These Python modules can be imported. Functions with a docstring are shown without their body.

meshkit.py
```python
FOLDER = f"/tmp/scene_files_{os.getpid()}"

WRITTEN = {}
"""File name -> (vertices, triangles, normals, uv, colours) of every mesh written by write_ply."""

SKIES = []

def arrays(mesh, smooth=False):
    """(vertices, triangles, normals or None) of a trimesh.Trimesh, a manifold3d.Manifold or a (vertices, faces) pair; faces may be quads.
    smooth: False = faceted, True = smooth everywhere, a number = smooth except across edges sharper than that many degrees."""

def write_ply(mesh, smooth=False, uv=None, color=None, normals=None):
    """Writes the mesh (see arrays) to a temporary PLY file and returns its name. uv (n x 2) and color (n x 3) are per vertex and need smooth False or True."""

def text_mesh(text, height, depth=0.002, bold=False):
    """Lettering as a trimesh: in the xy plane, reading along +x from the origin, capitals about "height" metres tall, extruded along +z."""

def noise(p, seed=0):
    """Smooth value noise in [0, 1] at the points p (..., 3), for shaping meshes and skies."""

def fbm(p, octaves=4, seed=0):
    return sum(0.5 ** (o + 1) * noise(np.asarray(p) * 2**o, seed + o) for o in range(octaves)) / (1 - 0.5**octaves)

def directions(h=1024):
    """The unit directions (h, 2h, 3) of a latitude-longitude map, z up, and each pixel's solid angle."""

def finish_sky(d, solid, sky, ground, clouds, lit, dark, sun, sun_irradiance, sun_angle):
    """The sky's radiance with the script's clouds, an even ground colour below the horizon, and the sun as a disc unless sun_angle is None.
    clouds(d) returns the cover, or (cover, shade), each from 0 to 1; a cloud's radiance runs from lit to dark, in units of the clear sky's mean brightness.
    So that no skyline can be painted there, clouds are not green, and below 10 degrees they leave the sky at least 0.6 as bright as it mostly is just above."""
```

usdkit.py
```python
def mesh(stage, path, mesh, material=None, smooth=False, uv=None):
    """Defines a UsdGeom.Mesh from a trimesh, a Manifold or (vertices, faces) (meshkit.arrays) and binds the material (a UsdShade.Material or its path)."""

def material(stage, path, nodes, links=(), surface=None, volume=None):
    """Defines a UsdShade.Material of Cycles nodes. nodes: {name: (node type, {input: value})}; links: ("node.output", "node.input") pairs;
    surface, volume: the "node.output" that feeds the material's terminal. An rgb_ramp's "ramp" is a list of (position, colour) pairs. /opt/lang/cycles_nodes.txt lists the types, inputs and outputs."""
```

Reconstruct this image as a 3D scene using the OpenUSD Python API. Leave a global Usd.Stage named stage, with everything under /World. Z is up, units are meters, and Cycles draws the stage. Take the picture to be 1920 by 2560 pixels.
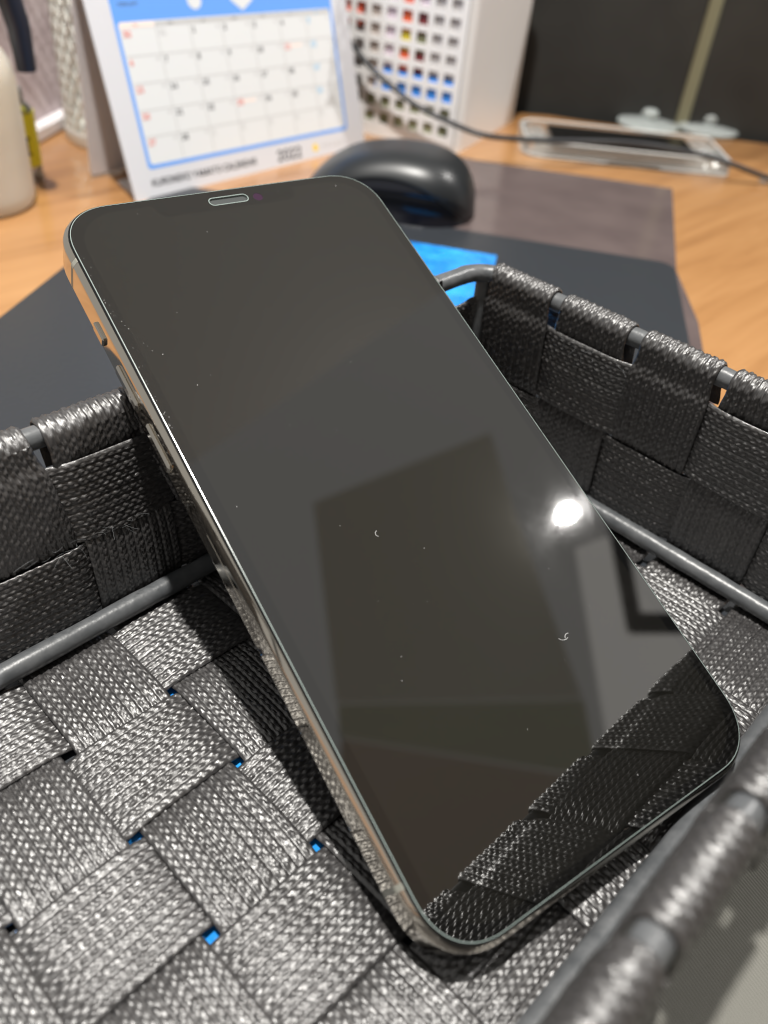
import math, random
import numpy as np
import trimesh
import shapely
from shapely.geometry import Polygon, Point, box as sbox
import usdkit, meshkit
from pxr import Usd, UsdGeom, UsdLux, Gf, Sdf, UsdShade

stage = Usd.Stage.CreateInMemory()
UsdGeom.Xform.Define(stage, '/World')
S = 1.0923e-3          # all lengths below are in scene units of 1.0923 mm
rng = np.random.default_rng(7)
random.seed(7)

# ------------------------------------------------------------------ camera
CAM_C = [-155.7397, -109.9222, 126.5802]
CAM_R = [[0.698754, -0.710087, 0.086713], [-0.407513, -0.494741, -0.767571], [0.587943, 0.501006, -0.635072]]
PH_R = [[0.982922, 0.168988, -0.072854], [-0.184022, 0.904006, -0.385887], [0.00065, 0.392704, 0.919665]]
PH_T = [-62.6709, -31.9776, 37.114]
FPX = 2079.7
CAM_R, PH_R, CAM_C, PH_T = map(np.array, (CAM_R, PH_R, CAM_C, PH_T))
cam = UsdGeom.Camera.Define(stage, '/World/camera')
m = np.eye(4)
m[0, :3], m[1, :3], m[2, :3] = CAM_R[0], -CAM_R[1], -CAM_R[2]
m[3, :3] = CAM_C * S
cam.AddTransformOp().Set(Gf.Matrix4d(*m.ravel().tolist()))
cam.CreateHorizontalApertureAttr(36.0)
cam.CreateVerticalApertureAttr(48.0)
cam.CreateFocalLengthAttr(36.0 * FPX / 1920)
cam.CreateFStopAttr(16.5)
cam.CreateFocusDistanceAttr(0.172)
cam.CreateClippingRangeAttr(Gf.Vec2f(0.005, 50))
cam.CreateExposureAttr(0.0)

# ------------------------------------------------------------------ light
DOME, LAMP, DOWN = 0.45, 5000.0, 17500.0
dome = UsdLux.DomeLight.Define(stage, '/World/room_light')
dm = usdkit.material(stage, '/World/Looks/room_light', {'b': ('background_shader', {'color': (1.0, 0.975, 0.93), 'strength': DOME})}, surface='b.background')
UsdShade.MaterialBindingAPI.Apply(dome.GetPrim()).Bind(dm)


def disk_lamp(name, pos, target, radius, intensity, color):
    l = UsdLux.DiskLight.Define(stage, '/World/' + name)
    pos, target = np.array(pos, float), np.array(target, float)
    z = (pos - target) / np.linalg.norm(pos - target)
    x = np.cross([0.3, 1, 0.1], z); x /= np.linalg.norm(x)
    y = np.cross(z, x)
    mm = np.eye(4); mm[0, :3], mm[1, :3], mm[2, :3], mm[3, :3] = x, y, z, pos * S
    l.AddTransformOp().Set(Gf.Matrix4d(*mm.ravel().tolist()))
    l.CreateRadiusAttr(radius * S); l.CreateIntensityAttr(intensity); l.CreateColorAttr(Gf.Vec3f(*color)); l.CreateNormalizeAttr(False)
    return l


disk_lamp('ceiling_lamp', (-97, 35, 900), (-60, -20, 0), 17, LAMP, (1.0, 0.965, 0.91))
disk_lamp('ceiling_downlight', (1083.9, -480.6, 1400), (100, 100, 0), 10, DOWN, (1.0, 0.97, 0.93))


# ------------------------------------------------------------------ helpers
USED = {}


def numbered(path):
    n = USED.get(path, 0)
    USED[path] = n + 1
    return path if n == 0 else f'{path}_{n:03d}'


BASE = {}


def thing(name, label, cat, base, group=None, kind=None):
    p = numbered('/World/' + name)
    x = UsdGeom.Xform.Define(stage, p)
    base = np.array(base, float)
    x.AddTranslateOp().Set(Gf.Vec3d(*(base * S).tolist()))
    o = x.GetPrim()
    tagp(o, label, cat, group, kind)
    BASE[p] = base
    return p


def tagp(o, label=None, cat=None, group=None, kind=None):
    for k, v in (('label', label), ('category', cat), ('group', group), ('kind', kind)):
        if v: o.SetCustomDataByKey(k, v)


def part(parent, name, mesh, mat, smooth=False, label=None, kind=None, uv=None):
    """a mesh in scene units, under its thing (or under a part)"""
    top = '/'.join(parent.split('/')[:3])
    b = BASE[top]
    v, f = (mesh.vertices, mesh.faces) if isinstance(mesh, trimesh.Trimesh) else mesh
    v = (np.asarray(v, float) - b) * S
    p = numbered(parent + '/' + name)
    o = usdkit.mesh(stage, p, (v, np.asarray(f)), M[mat], smooth=smooth, uv=uv)
    tagp(o.GetPrim(), label=label, kind=kind)
    return p


def single(name, mesh, mat, label, cat=None, smooth=False, kind=None, group=None):
    v, f = (mesh.vertices, mesh.faces) if isinstance(mesh, trimesh.Trimesh) else mesh
    p = numbered('/World/' + name)
    o = usdkit.mesh(stage, p, (np.asarray(v, float) * S, np.asarray(f)), M[mat], smooth=smooth)
    tagp(o.GetPrim(), label, cat, group, kind)
    return p


def frame_mat(o, x, y=None, z=(0, 0, 1)):
    """4x4 with columns x, y, z"""
    z = np.array(z, float); x = np.array(x, float); x /= np.linalg.norm(x)
    y = np.cross(z, x) if y is None else np.array(y, float)
    T = np.eye(4); T[:3, 0], T[:3, 1], T[:3, 2], T[:3, 3] = x, y / np.linalg.norm(y), z / np.linalg.norm(z), o
    return T


def ext(poly, h, T=None, z0=0.0):
    ms = [trimesh.creation.extrude_polygon(g, h, engine='earcut') for g in getattr(poly, 'geoms', [poly])]
    mm = trimesh.util.concatenate(ms) if len(ms) > 1 else ms[0]
    mm.apply_translation([0, 0, z0])
    if T is not None: mm.apply_transform(T)
    return mm


def rrect(x0, y0, x1, y1, r, n=8):
    return sbox(x0 + r, y0 + r, x1 - r, y1 - r).buffer(r, quad_segs=n)


def cat(*ms):
    return trimesh.util.concatenate(list(ms))


def bbox(c, e, T=None, bevel=0.0):
    if bevel:
        import manifold3d
        a = np.array(e) / 2
        pts = []
        for sx in (-1, 1):
            for sy in (-1, 1):
                for sz in (-1, 1):
                    for k in range(3):
                        q = a.copy(); q[[i for i in range(3) if i != k]] -= bevel
                        pts.append(q * [sx, sy, sz])
        mm = trimesh.convex.convex_hull(np.array(pts))
    else:
        mm = trimesh.creation.box(e)
    mm.apply_translation(c)
    if T is not None: mm.apply_transform(T)
    return mm


def tube(pts, r, sides=14, closed=False, caps=True):
    p = np.asarray(pts, float)
    n = len(p)
    if closed: t = np.roll(p, -1, 0) - np.roll(p, 1, 0)
    else: t = np.gradient(p, axis=0)
    t /= np.linalg.norm(t, axis=1, keepdims=True)
    nrm = np.zeros_like(p)
    a = np.cross(t[0], [0, 0, 1.0])
    if np.linalg.norm(a) < .1: a = np.cross(t[0], [1.0, 0, 0])
    a /= np.linalg.norm(a)
    for i in range(n):
        a = a - t[i] * (a @ t[i]); a /= np.linalg.norm(a); nrm[i] = a
    b = np.cross(t, nrm)
    th = np.linspace(0, 2 * np.pi, sides, endpoint=False)
    r = np.broadcast_to(r, (n,))
    v = (p[:, None] + r[:, None, None] * (np.cos(th)[None, :, None] * nrm[:, None] + np.sin(th)[None, :, None] * b[:, None])).reshape(-1, 3)
    return grid_faces(v, n, sides, closed, True, caps and not closed)


def grid_faces(v, n, k, closed_n=False, closed_k=True, caps=False):
    i = np.arange(n if closed_n else n - 1)[:, None]; j = np.arange(k if closed_k else k - 1)[None]
    A = i * k + j; B = ((i + 1) % n) * k + j; C = ((i + 1) % n) * k + (j + 1) % k; D = i * k + (j + 1) % k
    f = np.stack([np.stack([A, B, C], -1), np.stack([A, C, D], -1)], 2).reshape(-1, 3)
    if caps:
        v = np.vstack([v, v[:k].mean(0), v[(n - 1) * k:n * k].mean(0)])
        j = np.arange(k); j2 = (j + 1) % k
        f = np.vstack([f, np.stack([np.full(k, n * k), j, j2], 1), np.stack([np.full(k, n * k + 1), (n - 1) * k + j2, (n - 1) * k + j], 1)])
    mm = trimesh.Trimesh(v, f, process=False)
    return mm


def fixn(mm):
    if mm.volume < 0: mm.invert()
    return mm


def lathe(profile, seg=48, centre=(0, 0, 0)):
    pr = np.array(profile, float)
    th = np.linspace(0, 2 * np.pi, seg, endpoint=False)
    v = np.stack([pr[:, None, 0] * np.cos(th), pr[:, None, 0] * np.sin(th), np.broadcast_to(pr[:, None, 1], (len(pr), seg))], -1).reshape(-1, 3) + np.array(centre)
    return fixn(grid_faces(v, len(pr), seg))


def text(s, h, T, depth=0.06, bold=False):
    mm = meshkit.text_mesh(s, h, depth, bold)
    mm.apply_transform(T)
    return mm


# ------------------------------------------------------------------ materials
M = {}


def pm(name, color, rough=.5, spec=.5, metal=0, bump=None, noise=None, **kw):
    """principled; noise=(scale xyz, detail, dark, light) tints the colour, bump=(scale xyz, detail, strength, distance)"""
    nodes = {'p': ('principled_bsdf', {'base_color': color, 'roughness': rough, 'specular_ior_level': spec, 'metallic': metal, **kw})}
    links = []
    if noise or bump: nodes['tc'] = ('texture_coordinate', {})
    if noise:
        sc, det, lo, hi = noise
        nodes['mp'] = ('mapping', {'scale': sc}); nodes['n'] = ('noise_texture', {'scale': 1.0, 'detail': det})
        nodes['r'] = ('rgb_ramp', {'ramp': [(0.3, lo), (0.7, hi)]})
        links += [('tc.object', 'mp.vector'), ('mp.vector', 'n.vector'), ('n.fac', 'r.fac'), ('r.color', 'p.base_color')]
    if bump:
        sc, det, st, dist = bump
        nodes['mb'] = ('mapping', {'scale': sc}); nodes['nb'] = ('noise_texture', {'scale': 1.0, 'detail': det})
        nodes['b'] = ('bump', {'strength': st, 'distance': dist})
        links += [('tc.object', 'mb.vector'), ('mb.vector', 'nb.vector'), ('nb.fac', 'b.height'), ('b.normal', 'p.normal')]
    M[name] = usdkit.material(stage, '/World/Looks/' + name, nodes, links, surface='p.BSDF')


pm('wood', (.5, .25, .09), .22, .5)
M['wood'] = usdkit.material(stage, '/World/Looks/desk_wood', {
    'tc': ('texture_coordinate', {}), 'm': ('mapping', {'rotation': (0, 0, -0.58), 'scale': (9, 110, 30)}),
    'n': ('noise_texture', {'scale': 1.0, 'detail': 5, 'roughness': .6, 'distortion': .6}),
    'm2': ('mapping', {'rotation': (0, 0, -0.58), 'scale': (4, 16, 10)}), 'n2': ('noise_texture', {'scale': 1.0, 'detail': 2}),
    'mixn': ('mix_float', {'fac': .45}),
    'r': ('rgb_ramp', {'ramp': [(.3, (.235, .108, .038)), (.48, (.365, .182, .068)), (.68, (.455, .243, .10))]}),
    'p': ('principled_bsdf', {'roughness': .33, 'coat_weight': .6, 'coat_roughness': .1}),
}, [('tc.object', 'm.vector'), ('m.vector', 'n.vector'), ('tc.object', 'm2.vector'), ('m2.vector', 'n2.vector'), ('n.fac', 'mixn.a'), ('n2.fac', 'mixn.b'),
    ('mixn.result', 'r.fac'), ('r.color', 'p.base_color')], surface='p.BSDF')
pm('black_mat', (.026, .030, .036), .36, .5, bump=((900, 900, 900), 3, .25, .0004))
pm('plum_mat', (.105, .082, .08), .14, .5, noise=((40, 40, 40), 3, (.095, .073, .072), (.12, .093, .09)))
pm('panel', (.028, .028, .026), .5, .35, noise=((18, 18, 18), 4, (.022, .022, .021), (.036, .036, .033)))
pm('brown_cloth', (.13, .11, .085), .8, .2, noise=((30, 30, 30), 3, (.11, .09, .07), (.15, .125, .10)))
pm('ink_black', (.02, .02, .025), .6, .2)
pm('panel_strip', (.2, .19, .12), .5, .4)
pm('paper', (.60, .605, .64), .6, .3)
pm('page_white', (.66, .675, .685), .5, .3)
pm('page_card', (.72, .70, .72), .7, .3, noise=((60, 60, 60), 3, (.68, .655, .67), (.75, .73, .75)))
pm('ink_blue', (.13, .33, .80), .5, .3)
pm('ink_pale', (.50, .50, .50), .6, .2)
pm('ink_grey', (.09, .09, .1), .6, .2)
pm('ink_light', (.55, .55, .56), .6, .2)
pm('ink_red', (.75, .17, .13), .6, .2)
pm('ink_pink', (.84, .70, .64), .6, .2)
pm('ink_sky', (.18, .5, .78), .6, .2)
pm('ink_yellow', (.8, .55, .02), .6, .2)
pm('navy', (.014, .018, .032), .35, .5)
pm('white_plastic', (.85, .85, .85), .32, .5)
pm('milky', (.70, .65, .55), .3, .5, subsurface_weight=.6, subsurface_radius=(1, .8, .6), subsurface_scale=.01, noise=((12, 12, 22), 3, (.52, .45, .37), (.62, .58, .50)))
pm('lime', (.86, .83, .04), .5, .4)
pm('lime_dark', (.06, .07, .01), .5, .3)
pm('mottled', (.36, .29, .31), .6, .3, noise=((55, 55, 55), 5, (.42, .34, .355), (.60, .52, .53)))
pm('silver', (.66, .66, .61), .3, .6, metal=.35)
pm('mouse_shell', (.013, .015, .017), .36, .5)
pm('mouse_side', (.006, .007, .012), .12, .5)
pm('cable', (.022, .024, .028), .42, .5)
pm('blue_film', (.02, .30, .80), .22, .6, bump=((140, 140, 140), 3, .6, .004), noise=((90, 90, 90), 3, (.008, .16, .55), (.03, .34, .85)))
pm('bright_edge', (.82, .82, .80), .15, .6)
pm('wire', (.09, .096, .10), .36, .5, bump=((500, 500, 500), 2, .35, .0003), noise=((260, 260, 260), 4, (.065, .07, .075), (.115, .12, .125)))
pm('black_inner', (.004, .004, .004), .2, .5)
pm('red', (.75, .13, .04), .4, .4); pm('maroon', (.2, .03, .035), .4, .4); pm('mustard', (.62, .5, .03), .4, .4); pm('olive', (.24, .25, .12), .5, .4, noise=((80, 80, 80), 3, (.15, .16, .08), (.34, .34, .2)))
pm('grey_card', (.5, .48, .48), .5, .4); pm('lilac', (.7, .6, .68), .5, .4); pm('taupe', (.5, .43, .39), .5, .4); pm('bright_blue', (.05, .3, .9), .4, .4); pm('coral', (.75, .14, .08), .4, .4)


def clear(name, tint, rough=.02, ior=1.49):
    M[name] = usdkit.material(stage, '/World/Looks/' + name, {'p': ('principled_bsdf', {'base_color': tint, 'roughness': rough, 'ior': ior, 'transmission_weight': 1.0})}, surface='p.BSDF')


M['acrylic'] = usdkit.material(stage, '/World/Looks/acrylic', {'f': ('fresnel', {'IOR': 1.5}), 't': ('transparent_bsdf', {'color': (.95, .955, .95)}), 'd': ('diffuse_bsdf', {'color': (.85, .86, .85)}), 'm2': ('mix_closure', {'fac': .10}), 'g': ('glossy_bsdf', {'color': (1, 1, 1), 'roughness': .06}),
    'm': ('mix_closure', {})}, [('f.fac', 'm.fac'), ('t.BSDF', 'm.closure1'), ('g.BSDF', 'm.closure2'), ('m.closure', 'm2.closure1'), ('d.BSDF', 'm2.closure2')], surface='m2.closure')
M['clear_tube'] = M['acrylic']; pm('clear_disc', (.80, .86, .85), .12, .6, transmission_weight=.6)

# phone
pm('steel', (.60, .56, .49), .07, .5, metal=1)
for nm_, col_ in (('glass_black', (.0025, .0024, .0022)), ('display', (.0055, .0052, .0044))):
    M[nm_] = usdkit.material(stage, '/World/Looks/' + nm_, {'tc': ('texture_coordinate', {}), 'n': ('noise_texture', {'scale': 55.0, 'detail': 4, 'distortion': 1.5}),
        'rr': ('map_range', {'from_min': .35, 'from_max': .7, 'to_min': .018, 'to_max': .036}), 'p': ('principled_bsdf', {'base_color': col_, 'ior': 2.15})},
        [('tc.object', 'n.vector'), ('n.fac', 'rr.value'), ('rr.result', 'p.roughness')], surface='p.BSDF')
pm('gasket', (.005, .005, .005), .12, .5)
pm('glass_edge', (.24, .29, .275), .2, .5)
pm('band', (.30, .30, .26), .4, .5)
pm('lens', (.03, .012, .03), .08, .6)
pm('slot_mesh', (.03, .035, .035), .5, .4)
pm('dust', (.6, .6, .6), .8, .2)
pm('button', (.50, .47, .42), .12, .5, metal=1)
# webbing: black filament yarn
M['webbing'] = usdkit.material(stage, '/World/Looks/webbing', {
    'tc': ('texture_coordinate', {}), 'm': ('mapping', {'scale': (1.1, 4.5, 1)}), 'n': ('noise_texture', {'scale': 1.0, 'detail': 2}),
    'm2': ('mapping', {'scale': (.8, .8, 1)}), 'n2': ('noise_texture', {'scale': 1.0, 'detail': 2}),
    'b': ('bump', {'strength': .5, 'distance': .00022}),
    'rr': ('map_range', {'from_min': .3, 'from_max': .7, 'to_min': .32, 'to_max': .48}),
    'r': ('rgb_ramp', {'ramp': [(.28, (.012, .0118, .0135)), (.72, (.058, .0545, .053))]}),
    'p': ('principled_bsdf', {'specular_ior_level': 1.0, 'ior': 1.6}),
}, [('tc.UV', 'm.vector'), ('m.vector', 'n.vector'), ('n.fac', 'b.height'), ('b.normal', 'p.normal'), ('tc.UV', 'm2.vector'), ('m2.vector', 'n2.vector'),
    ('n2.fac', 'rr.value'), ('rr.result', 'p.roughness'), ('n.fac', 'r.fac'), ('r.color', 'p.base_color')], surface='p.BSDF')
M['cloth'] = usdkit.material(stage, '/World/Looks/ribbed_cloth', {
    'tc': ('texture_coordinate', {}), 'm': ('mapping', {'rotation': (0, 0, .32)}),
    'w': ('wave_texture', {'wave_type': 'bands', 'bands_direction': 'x', 'scale': 560.0, 'distortion': .08, 'detail': 0.0}),
    'r': ('rgb_ramp', {'ramp': [(.15, (.09, .089, .077)), (.7, (.195, .192, .172))]}), 'b': ('bump', {'strength': .5, 'distance': .0002}),
    'p': ('principled_bsdf', {'roughness': .75, 'specular_ior_level': .3}),
}, [('tc.object', 'm.vector'), ('m.vector', 'w.vector'), ('w.fac', 'r.fac'), ('r.color', 'p.base_color'), ('w.fac', 'b.height'), ('b.normal', 'p.normal')], surface='p.BSDF')

# ================================================================== the setting
UU, VV = np.array([.835, .55, 0]), np.array([.55, -.835, 0])      # edges of the mats and of the desk
single('desk', ext(Polygon([(398, 87), (326, 181), (318, 196), (302, 210), (270, 240), (200, 330), (150, 420), (-500, 420), (-500, -420), (560, -420), (560, -150)]), 22, None, -25.0), 'wood',
       'orange brown varnished wooden desk under everything', kind='structure')
# black partition panels behind the desk
P0 = np.array([336.45 + 1, 190.4, 0]); vd = np.array([.56, -.83, 0]); vd /= np.linalg.norm(vd); ud = np.array([.83, .56, 0])
T = frame_mat(P0, vd, None)
pn = thing('partition', 'black partition of two tall panels with an olive strip between them behind the desk', 'partition', P0 - [0, 0, 60])
for a, b in ((-150, 61), (69, 330)):
    part(pn, 'panel', bbox([(a + b) / 2, -2 + 6, 90], [b - a, 8, 300], T, .6), 'panel')
part(pn, 'joint_strip', bbox([65, 6, 90], [8, 7, 300], T), 'panel_strip')
# the low office partition round the near side of the desk (mirrored in the phone's edge)
rp = thing('rear_partition', 'low brown cloth office partition beyond the near side of the desk', 'partition', (-400, -660, -600))
part(rp, 'panel', bbox([-20, -668, 90], [1460, 16, 1400], None, 2), 'brown_cloth')
part(rp, 'top_rail', bbox([-20, -668, 793], [1464, 22, 6], None, 1), 'panel')
# mottled board at the left back
bd_ = np.array([.82, .57, 0]); bd_ /= np.linalg.norm(bd_)
T = frame_mat((35, 292, -3), bd_, None)
bo = thing('backing_board', 'mauve grey mottled board standing on the desk behind the white bottle', 'board', (35, 292, -3))
part(bo, 'board', bbox([-25, 6, 70], [150, 8, 126], T, .8), 'mottled')
part(bo, 'foot_strip', bbox([-25, 3.5, 3.6], [156, 13, 7], T, 1.2), 'page_card')

# mats
pl = Polygon([(262, 79), (167, 24), (131, -5), (107, -20), (-60, -130), (-130, -20), (100, 130), (175, 205)])
single('plum_pad', ext(pl, .06, None, -2.99), 'plum_mat', 'glossy dark plum brown pad under the black mat, behind the basket', 'pad')
cm = np.array([172, 28, 0])
mt = rrect(-330, -219, 0, 0, 7)
Tm = frame_mat(cm + [0, 0, -2.92], UU, None)
Tm[:3, 1] = -VV
mt = shapely.affinity.scale(mt, 1, -1, origin=(0, 0))
single('black_mat', ext(mt, .4, Tm), 'black_mat', 'matte black mat on the desk under the woven basket', 'mat')
# blue film: right corner at v -0.8, left edge at v -46.5
bl = ext(sbox(-190, -46.5, 137, -.8), .1, None, -2.5)
q = bl.vertices.copy(); bl.vertices = np.c_[q[:, 0:1] * UU[:2] + q[:, 1:2] * VV[:2], q[:, 2]]
bl.fix_normals()
single('blue_film', bl, 'blue_film', 'bright blue glossy film strip lying under the basket, its corner out behind', 'film strip')
single('ribbed_cloth', ext(rrect(-420, -330, 260, -112.2, 3), 1.2, None, -2.95), 'cloth', 'grey finely ribbed cloth beside the near wall of the basket', 'cloth')


# ================================================================== woven basket
PT, OX, OY = 20.372, 106.309, 20.707
XC = [-14.6 - PT * k for k in range(9)]       # columns: straps that run along y
YC = [-10.52 - PT * r for r in range(5)]      # rows: straps that run along x
SW, NW, TH = 18.7, 20, .5
HR, DR = 46.67, 2.23
FY = -102.4                                   # front bottom wire
FRY = -108.6                                  # front rim
bk = thing('woven_basket', 'open black basket of woven nylon webbing on a grey wire frame, holding the phone', 'basket', (-90, -52, -1.4))


def arc(cx, cz, r, a0, a1, n=10):
    a = np.radians(np.linspace(a0, a1, n))
    return [(cx + r * math.cos(t), cz + r * math.sin(t)) for t in a]


def resample(p, du):
    p = np.asarray(p, float)
    d = np.r_[0, np.cumsum(np.linalg.norm(np.diff(p, axis=0), axis=1))]
    n = max(2, int(d[-1] / du))
    s = np.linspace(0, d[-1], n)
    return np.stack([np.interp(s, d, p[:, i]) for i in range(p.shape[1])], 1), s


def sq(x):
    return np.tanh(2.6 * np.cos(x)) / np.tanh(2.6)


def strap(path3, nrm, und, width, s, seed, taper=None, coarse=False):
    """a webbing ribbon: path3 (n,3) centre line, nrm (n,3) inner side, und (n) over/under offset, across (n,3)"""
    r = np.random.default_rng(seed)
    n = len(path3)
    t = np.gradient(path3, axis=0); t /= np.linalg.norm(t, axis=1, keepdims=True)
    b = np.cross(nrm, t); b /= np.linalg.norm(b, axis=1, keepdims=True)
    w = width / NW
    per = 5
    kv = np.arange(NW * per + 1)
    v = -width / 2 + kv * w / per
    fr = (kv % per) / per
    k = np.minimum(kv // per, NW - 1)
    PL = 1.8
    jit = np.repeat(r.uniform(-.2, .2, NW // 2), 2)[k] + r.uniform(-.07, .07, NW)[k]; rowh = r.uniform(.8, 1.15, NW)[k]
    u = s[:, None]
    wob = .13 * np.sin(u / 7.3 + seed) +   .22 * (meshkit.noise(np.stack([u / 2.6 + 0 * v, 0 * u + v / 1.3, 0 * u + 5 * seed + 0 * v], -1)) - .5)
    ph = u / PL + .5 * (k % 2) + jit + .22 * (fr - .5) + wob
    cell = np.floor(ph).astype(int)
    hsh = np.abs(np.sin(cell * 12.9898 + k * 78.233 + seed * 3.7) * 43758.5453) % 1
    fr = (kv - k * per) / per                            # two wales make a rib; the groove between ribs is the deep one
    rib = (kv % (2 * per)) / (2 * per)
    ridge = (1 - np.abs(2 * rib - 1) ** 3.2) * (.66 + .34 * (1 - np.abs(2 * fr - 1) ** 2.0))
    bump = .5 + .5 * np.cos(2 * np.pi * (ph - .5))
    hgt = ridge * rowh * (.18 + .31 * bump ** 1.2 * (.55 + .6 * hsh))
    edge = np.minimum(1, (width / 2 - np.abs(v)) / .9) ** .5
    hgt = hgt * (.5 + .5 * edge) + .12 * (meshkit.noise(np.stack([u / 4 + 0 * v, 0 * u + v / 4, 0 * u + seed + 0 * v], -1)) - .5)
    vw = v * (1 + .012 * np.sin(u / 5.7 + seed)) * (1 if taper is None else taper[:, None])
    vw = vw + .09 * (meshkit.noise(np.stack([u / 3.3 + 0 * v, 0 * u + v / 2.6, 0 * u + 9 * seed + 0 * v], -1)) - .5)
    off = und[:, None] + TH / 2 * (.35 + .65 * edge) + hgt
    top = path3[:, None] + nrm[:, None] * off[..., None] + b[:, None] * vw[..., None]
    kb = np.linspace(width / 2, -width / 2, 15 if not coarse else 5)
    e2 = np.minimum(1, (width / 2 - np.abs(kb)) / .9) ** .5
    wv = .22 * (.5 + .5 * np.cos(u / PL * 2 * np.pi)) * (np.arange(len(kb)) % 2)
    bot = path3[:, None] + nrm[:, None] * (und[:, None] - TH / 2 * (.35 + .65 * e2) - .6 * wv)[..., None] + b[:, None] * (kb[None] * (1 if taper is None else taper[:, None]))[..., None]
    V = np.concatenate([top, bot], 1)
    kk = V.shape[1]
    uv = np.concatenate([np.stack(np.broadcast_arrays(u + seed * 37, v), -1), np.stack(np.broadcast_arrays(u + seed * 37, kb), -1)], 1).reshape(-1, 2)
    mm = grid_faces(V.reshape(-1, 3), n, kk, False, True, True)
    if mm.volume < 0: mm.invert()
    uv = np.vstack([uv, uv[:1], uv[-1:]])
    return mm, uv


def sag(P):
    """the phone's weight bends the back wall's rim outwards and down"""
    P = np.array(P, float)
    q = np.clip(P[:, 2] / 46.7, 0, 1.15); w = np.clip((-6 - P[:, 0]) / 55, 0, 1); w = w * w * (3 - 2 * w)
    w = w * np.clip((P[:, 1] + 14) / 8, 0, 1)
    P[:, 1] += 9.6 * w * q ** 1.3; P[:, 2] -= 7.0 * w * q
    return P


def add_strap(mm, uv):
    mm = trimesh.Trimesh(sag(mm.vertices), mm.faces, process=False)
    part(bk, 'strap', mm, 'webbing', smooth=True, uv=uv)


DU = .33
AMP = .62
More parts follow.
